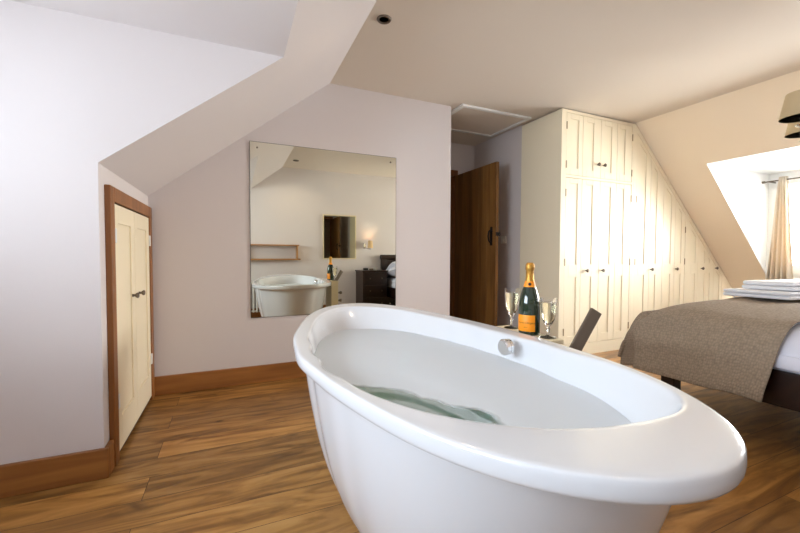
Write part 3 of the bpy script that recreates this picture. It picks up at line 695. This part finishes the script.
MB().tube([(cc.x, cc.y, H-.02), (cc.x, cc.y, 1.80)], .006).build('stem', 'steel', ch, smooth=True)
MB().lathe([(0, 1.72), (.02, 1.73), (.03, 1.76), (.02, 1.80), (.008, 1.83)], (cc.x, cc.y, 0), 20).build('hub', 'chrome', ch, smooth=True)
third = cc+(cc-mid).normalized()*.24
for p in (s1, s2, third):
    d = Vector((p.x-cc.x, p.y-cc.y, 0)); pts = []
    for k in range(13):
        t = k/12; pts.append((cc.x+d.x*t, cc.y+d.y*t, 1.765-.055*math.sin(math.pi*t)+.035*t))
    pts.append((p.x, p.y, 1.84))
    MB().tube(pts, .006).build('arm', 'chrome', ch, smooth=True)
    MB().lathe([(0, 1.815), (.03, 1.822), (.034, 1.83), (.012, 1.832), (.012, 1.90), (.0, 1.905)], (p.x, p.y, 0), 20).build('candle_cup', 'chrome', ch, smooth=True)
    sh = MB().lathe([(.108, zc_), (.106, zc_), (.078, zc_+.155), (.080, zc_+.155), (.108, zc_)], (p.x, p.y, 0), 36).build('lamp_shade', 'shade', ch, smooth=True)
    MB().lathe([(.0, 1.90), (.014, 1.91), (.02, 1.94), (.012, 1.965), (0, 1.97)], (p.x, p.y, 0), 16).build('bulb', 'clay', ch, smooth=True)

# ---------------------------------------------------------------- downlights
def downlight(x, y, label, power):
    t = thing('ceiling_downlight', (x, y, H), label, 'downlight', 'recessed ceiling downlights')
    MB().lathe([(.027, H-.004), (.040, H-.008), (.044, H-.003), (.044, H-.0005), (.027, H-.0005), (.027, H-.004)], (x, y, 0), 32).build('bezel', 'brown_metal', t, smooth=True)
    MB().lathe([(0, H-.002), (.026, H-.002), (.026, H-.0005), (0, H-.0005)], (x, y, 0), 24).build('lens', 'steel', t, smooth=True)
    spot((x, y, H-.03), power)
downlight(.833, 2.125, 'brown metal downlight in the ceiling before the big mirror', 12)
downlight(.87, .35, 'brown metal downlight at the rear of the ceiling, seen in the mirror', 12)

# ---------------------------------------------------------------- rear wall things (seen in the mirror)
sh = thing('wall_shelf', (.5, YB, .9), 'pale oak open box shelf on the rear wall, reflected in the mirror', 'shelf')
MB().box(.1, 1.0, YB, YB+.12, .90, .925).build('board', 'shelf', sh, bevel=.002)
MB().box(.1, .98, YB, YB+.12, 1.13, 1.15).build('board', 'shelf', sh, bevel=.002)
for x in (.1, .94): MB().box(x, x+.022, YB, YB+.12, .925, 1.13).build('upright', 'shelf', sh, bevel=.002)
wm = thing('framed_mirror', (1.68, YB, .91), 'smaller rectangular wall mirror on the rear wall, reflected in the mirror', 'mirror')
MB().box(1.385, 1.975, YB+.001, YB+.02, .912, 1.675).build('frame', 'box', wm, bevel=.003)
MB().box(1.405, 1.955, YB+.02, YB+.022, .932, 1.655).build('glass', 'mirror', wm)
def sconce(x, label):
    scn = thing('wall_sconce', (x, YB, 1.15), label, 'wall lamp')
    MB().box(x-.10, x-.06, YB+.001, YB+.015, 1.10, 1.19).build('back_plate', 'chrome', scn, bevel=.003)
    MB().tube([(x-.08, YB+.012, 1.12), (x-.08, YB+.07, 1.11), (x, YB+.09, 1.09), (x, YB+.09, 1.13)], .006).build('arm', 'chrome', scn, smooth=True)
    MB().lathe([(.046, 1.11), (.044, 1.11), (.038, 1.24), (.040, 1.24), (.046, 1.11)], (x, YB+.09, 0), 28).build('lamp_shade', 'sconce', scn, smooth=True)
    l = bpy.data.lights.new('sconce_lamp', 'POINT'); l.energy = 3; l.color = (1, .80, .56); l.shadow_soft_size = .02
    lo = bpy.data.objects.new('sconce_lamp', l); C.link(lo); lo.location = (x, YB+.09, 1.19)
sconce(2.21, 'small wall lamp with a cream shade above the dark chest')
cs = thing('bedside_chest', (2.18, .0, 0), 'dark wooden chest of drawers beside the bed, seen in the mirror', 'chest')
MB().box(1.97, 2.40, YB+.005, .22, .06, .70).build('body', 'dark', cs, bevel=.004)
MB().box(1.955, 2.415, YB+.005, .235, .70, .725).build('top', 'dark', cs, bevel=.004)
MB().box(1.99, 2.38, YB+.02, .20, 0, .06).build('plinth', 'dark', cs)
for z in (.08, .29, .50):
    d = MB().box(1.99, 2.38, .22, .236, z, z+.19).build('drawer', 'dark', cs, bevel=.003)
    for x in (2.08, 2.29): MB().lathe([(.006, 0), (.006, .012), (.013, .018), (.011, .026), (0, .027)], (x, .236, z+.095), 16, 'Y').build('knob', 'steel', d, smooth=True)
def small_box(x, y, a, b_, c, m_, label):
    o = MB().box(x-a, x+a, y-b_, y+b_, .726, .726+c); o.box(x-a-.002, x+a+.002, y-b_-.002, y+b_+.002, .726+c, .726+c+.008)
    return tag(o.build('trinket_box', m_, org=(x, y, .726), bevel=.002), label, 'box')
small_box(2.07, .05, .035, .03, .03, 'iron', 'small black box on top of the dark chest')
small_box(2.16, .08, .03, .025, .022, 'brown_metal', 'small brown box on top of the dark chest')
tag(MB().lathe([(0, .726), (.022, .726), (.03, .745), (.032, .775), (.029, .775), (.026, .745), (0, .735)], (2.25, .05, 0), 24).build('cup', 'clay', smooth=True, org=(2.25, .05, .726)), 'small white cup on top of the dark chest', 'cup')
rd = thing('column_radiator', (.3, YB, 0), 'white column radiator below the oak shelf, seen in the mirror', 'radiator')
for i in range(11):
    x = .03+i*.05
    m_ = MB()
    for y in (YB+.05, YB+.10): m_.tube([(x, y, .1), (x, y, .55)], .012, 10)
    m_.tube([(x, YB+.04, .10), (x, YB+.11, .10)], .016, 10).tube([(x, YB+.04, .55), (x, YB+.11, .55)], .016, 10)
    m_.build('column', 'white', rd, smooth=True)
for z in (.10, .55): MB().tube([(.02, YB+.075, z), (.54, YB+.075, z)], .012).build('manifold', 'white', rd, smooth=True)
for x in (.08, .48): MB().box(x-.01, x+.01, YB+.06, YB+.09, 0, .10).build('foot', 'white', rd)

for o in bpy.data.objects:
    if '_w' in o: del o['_w']
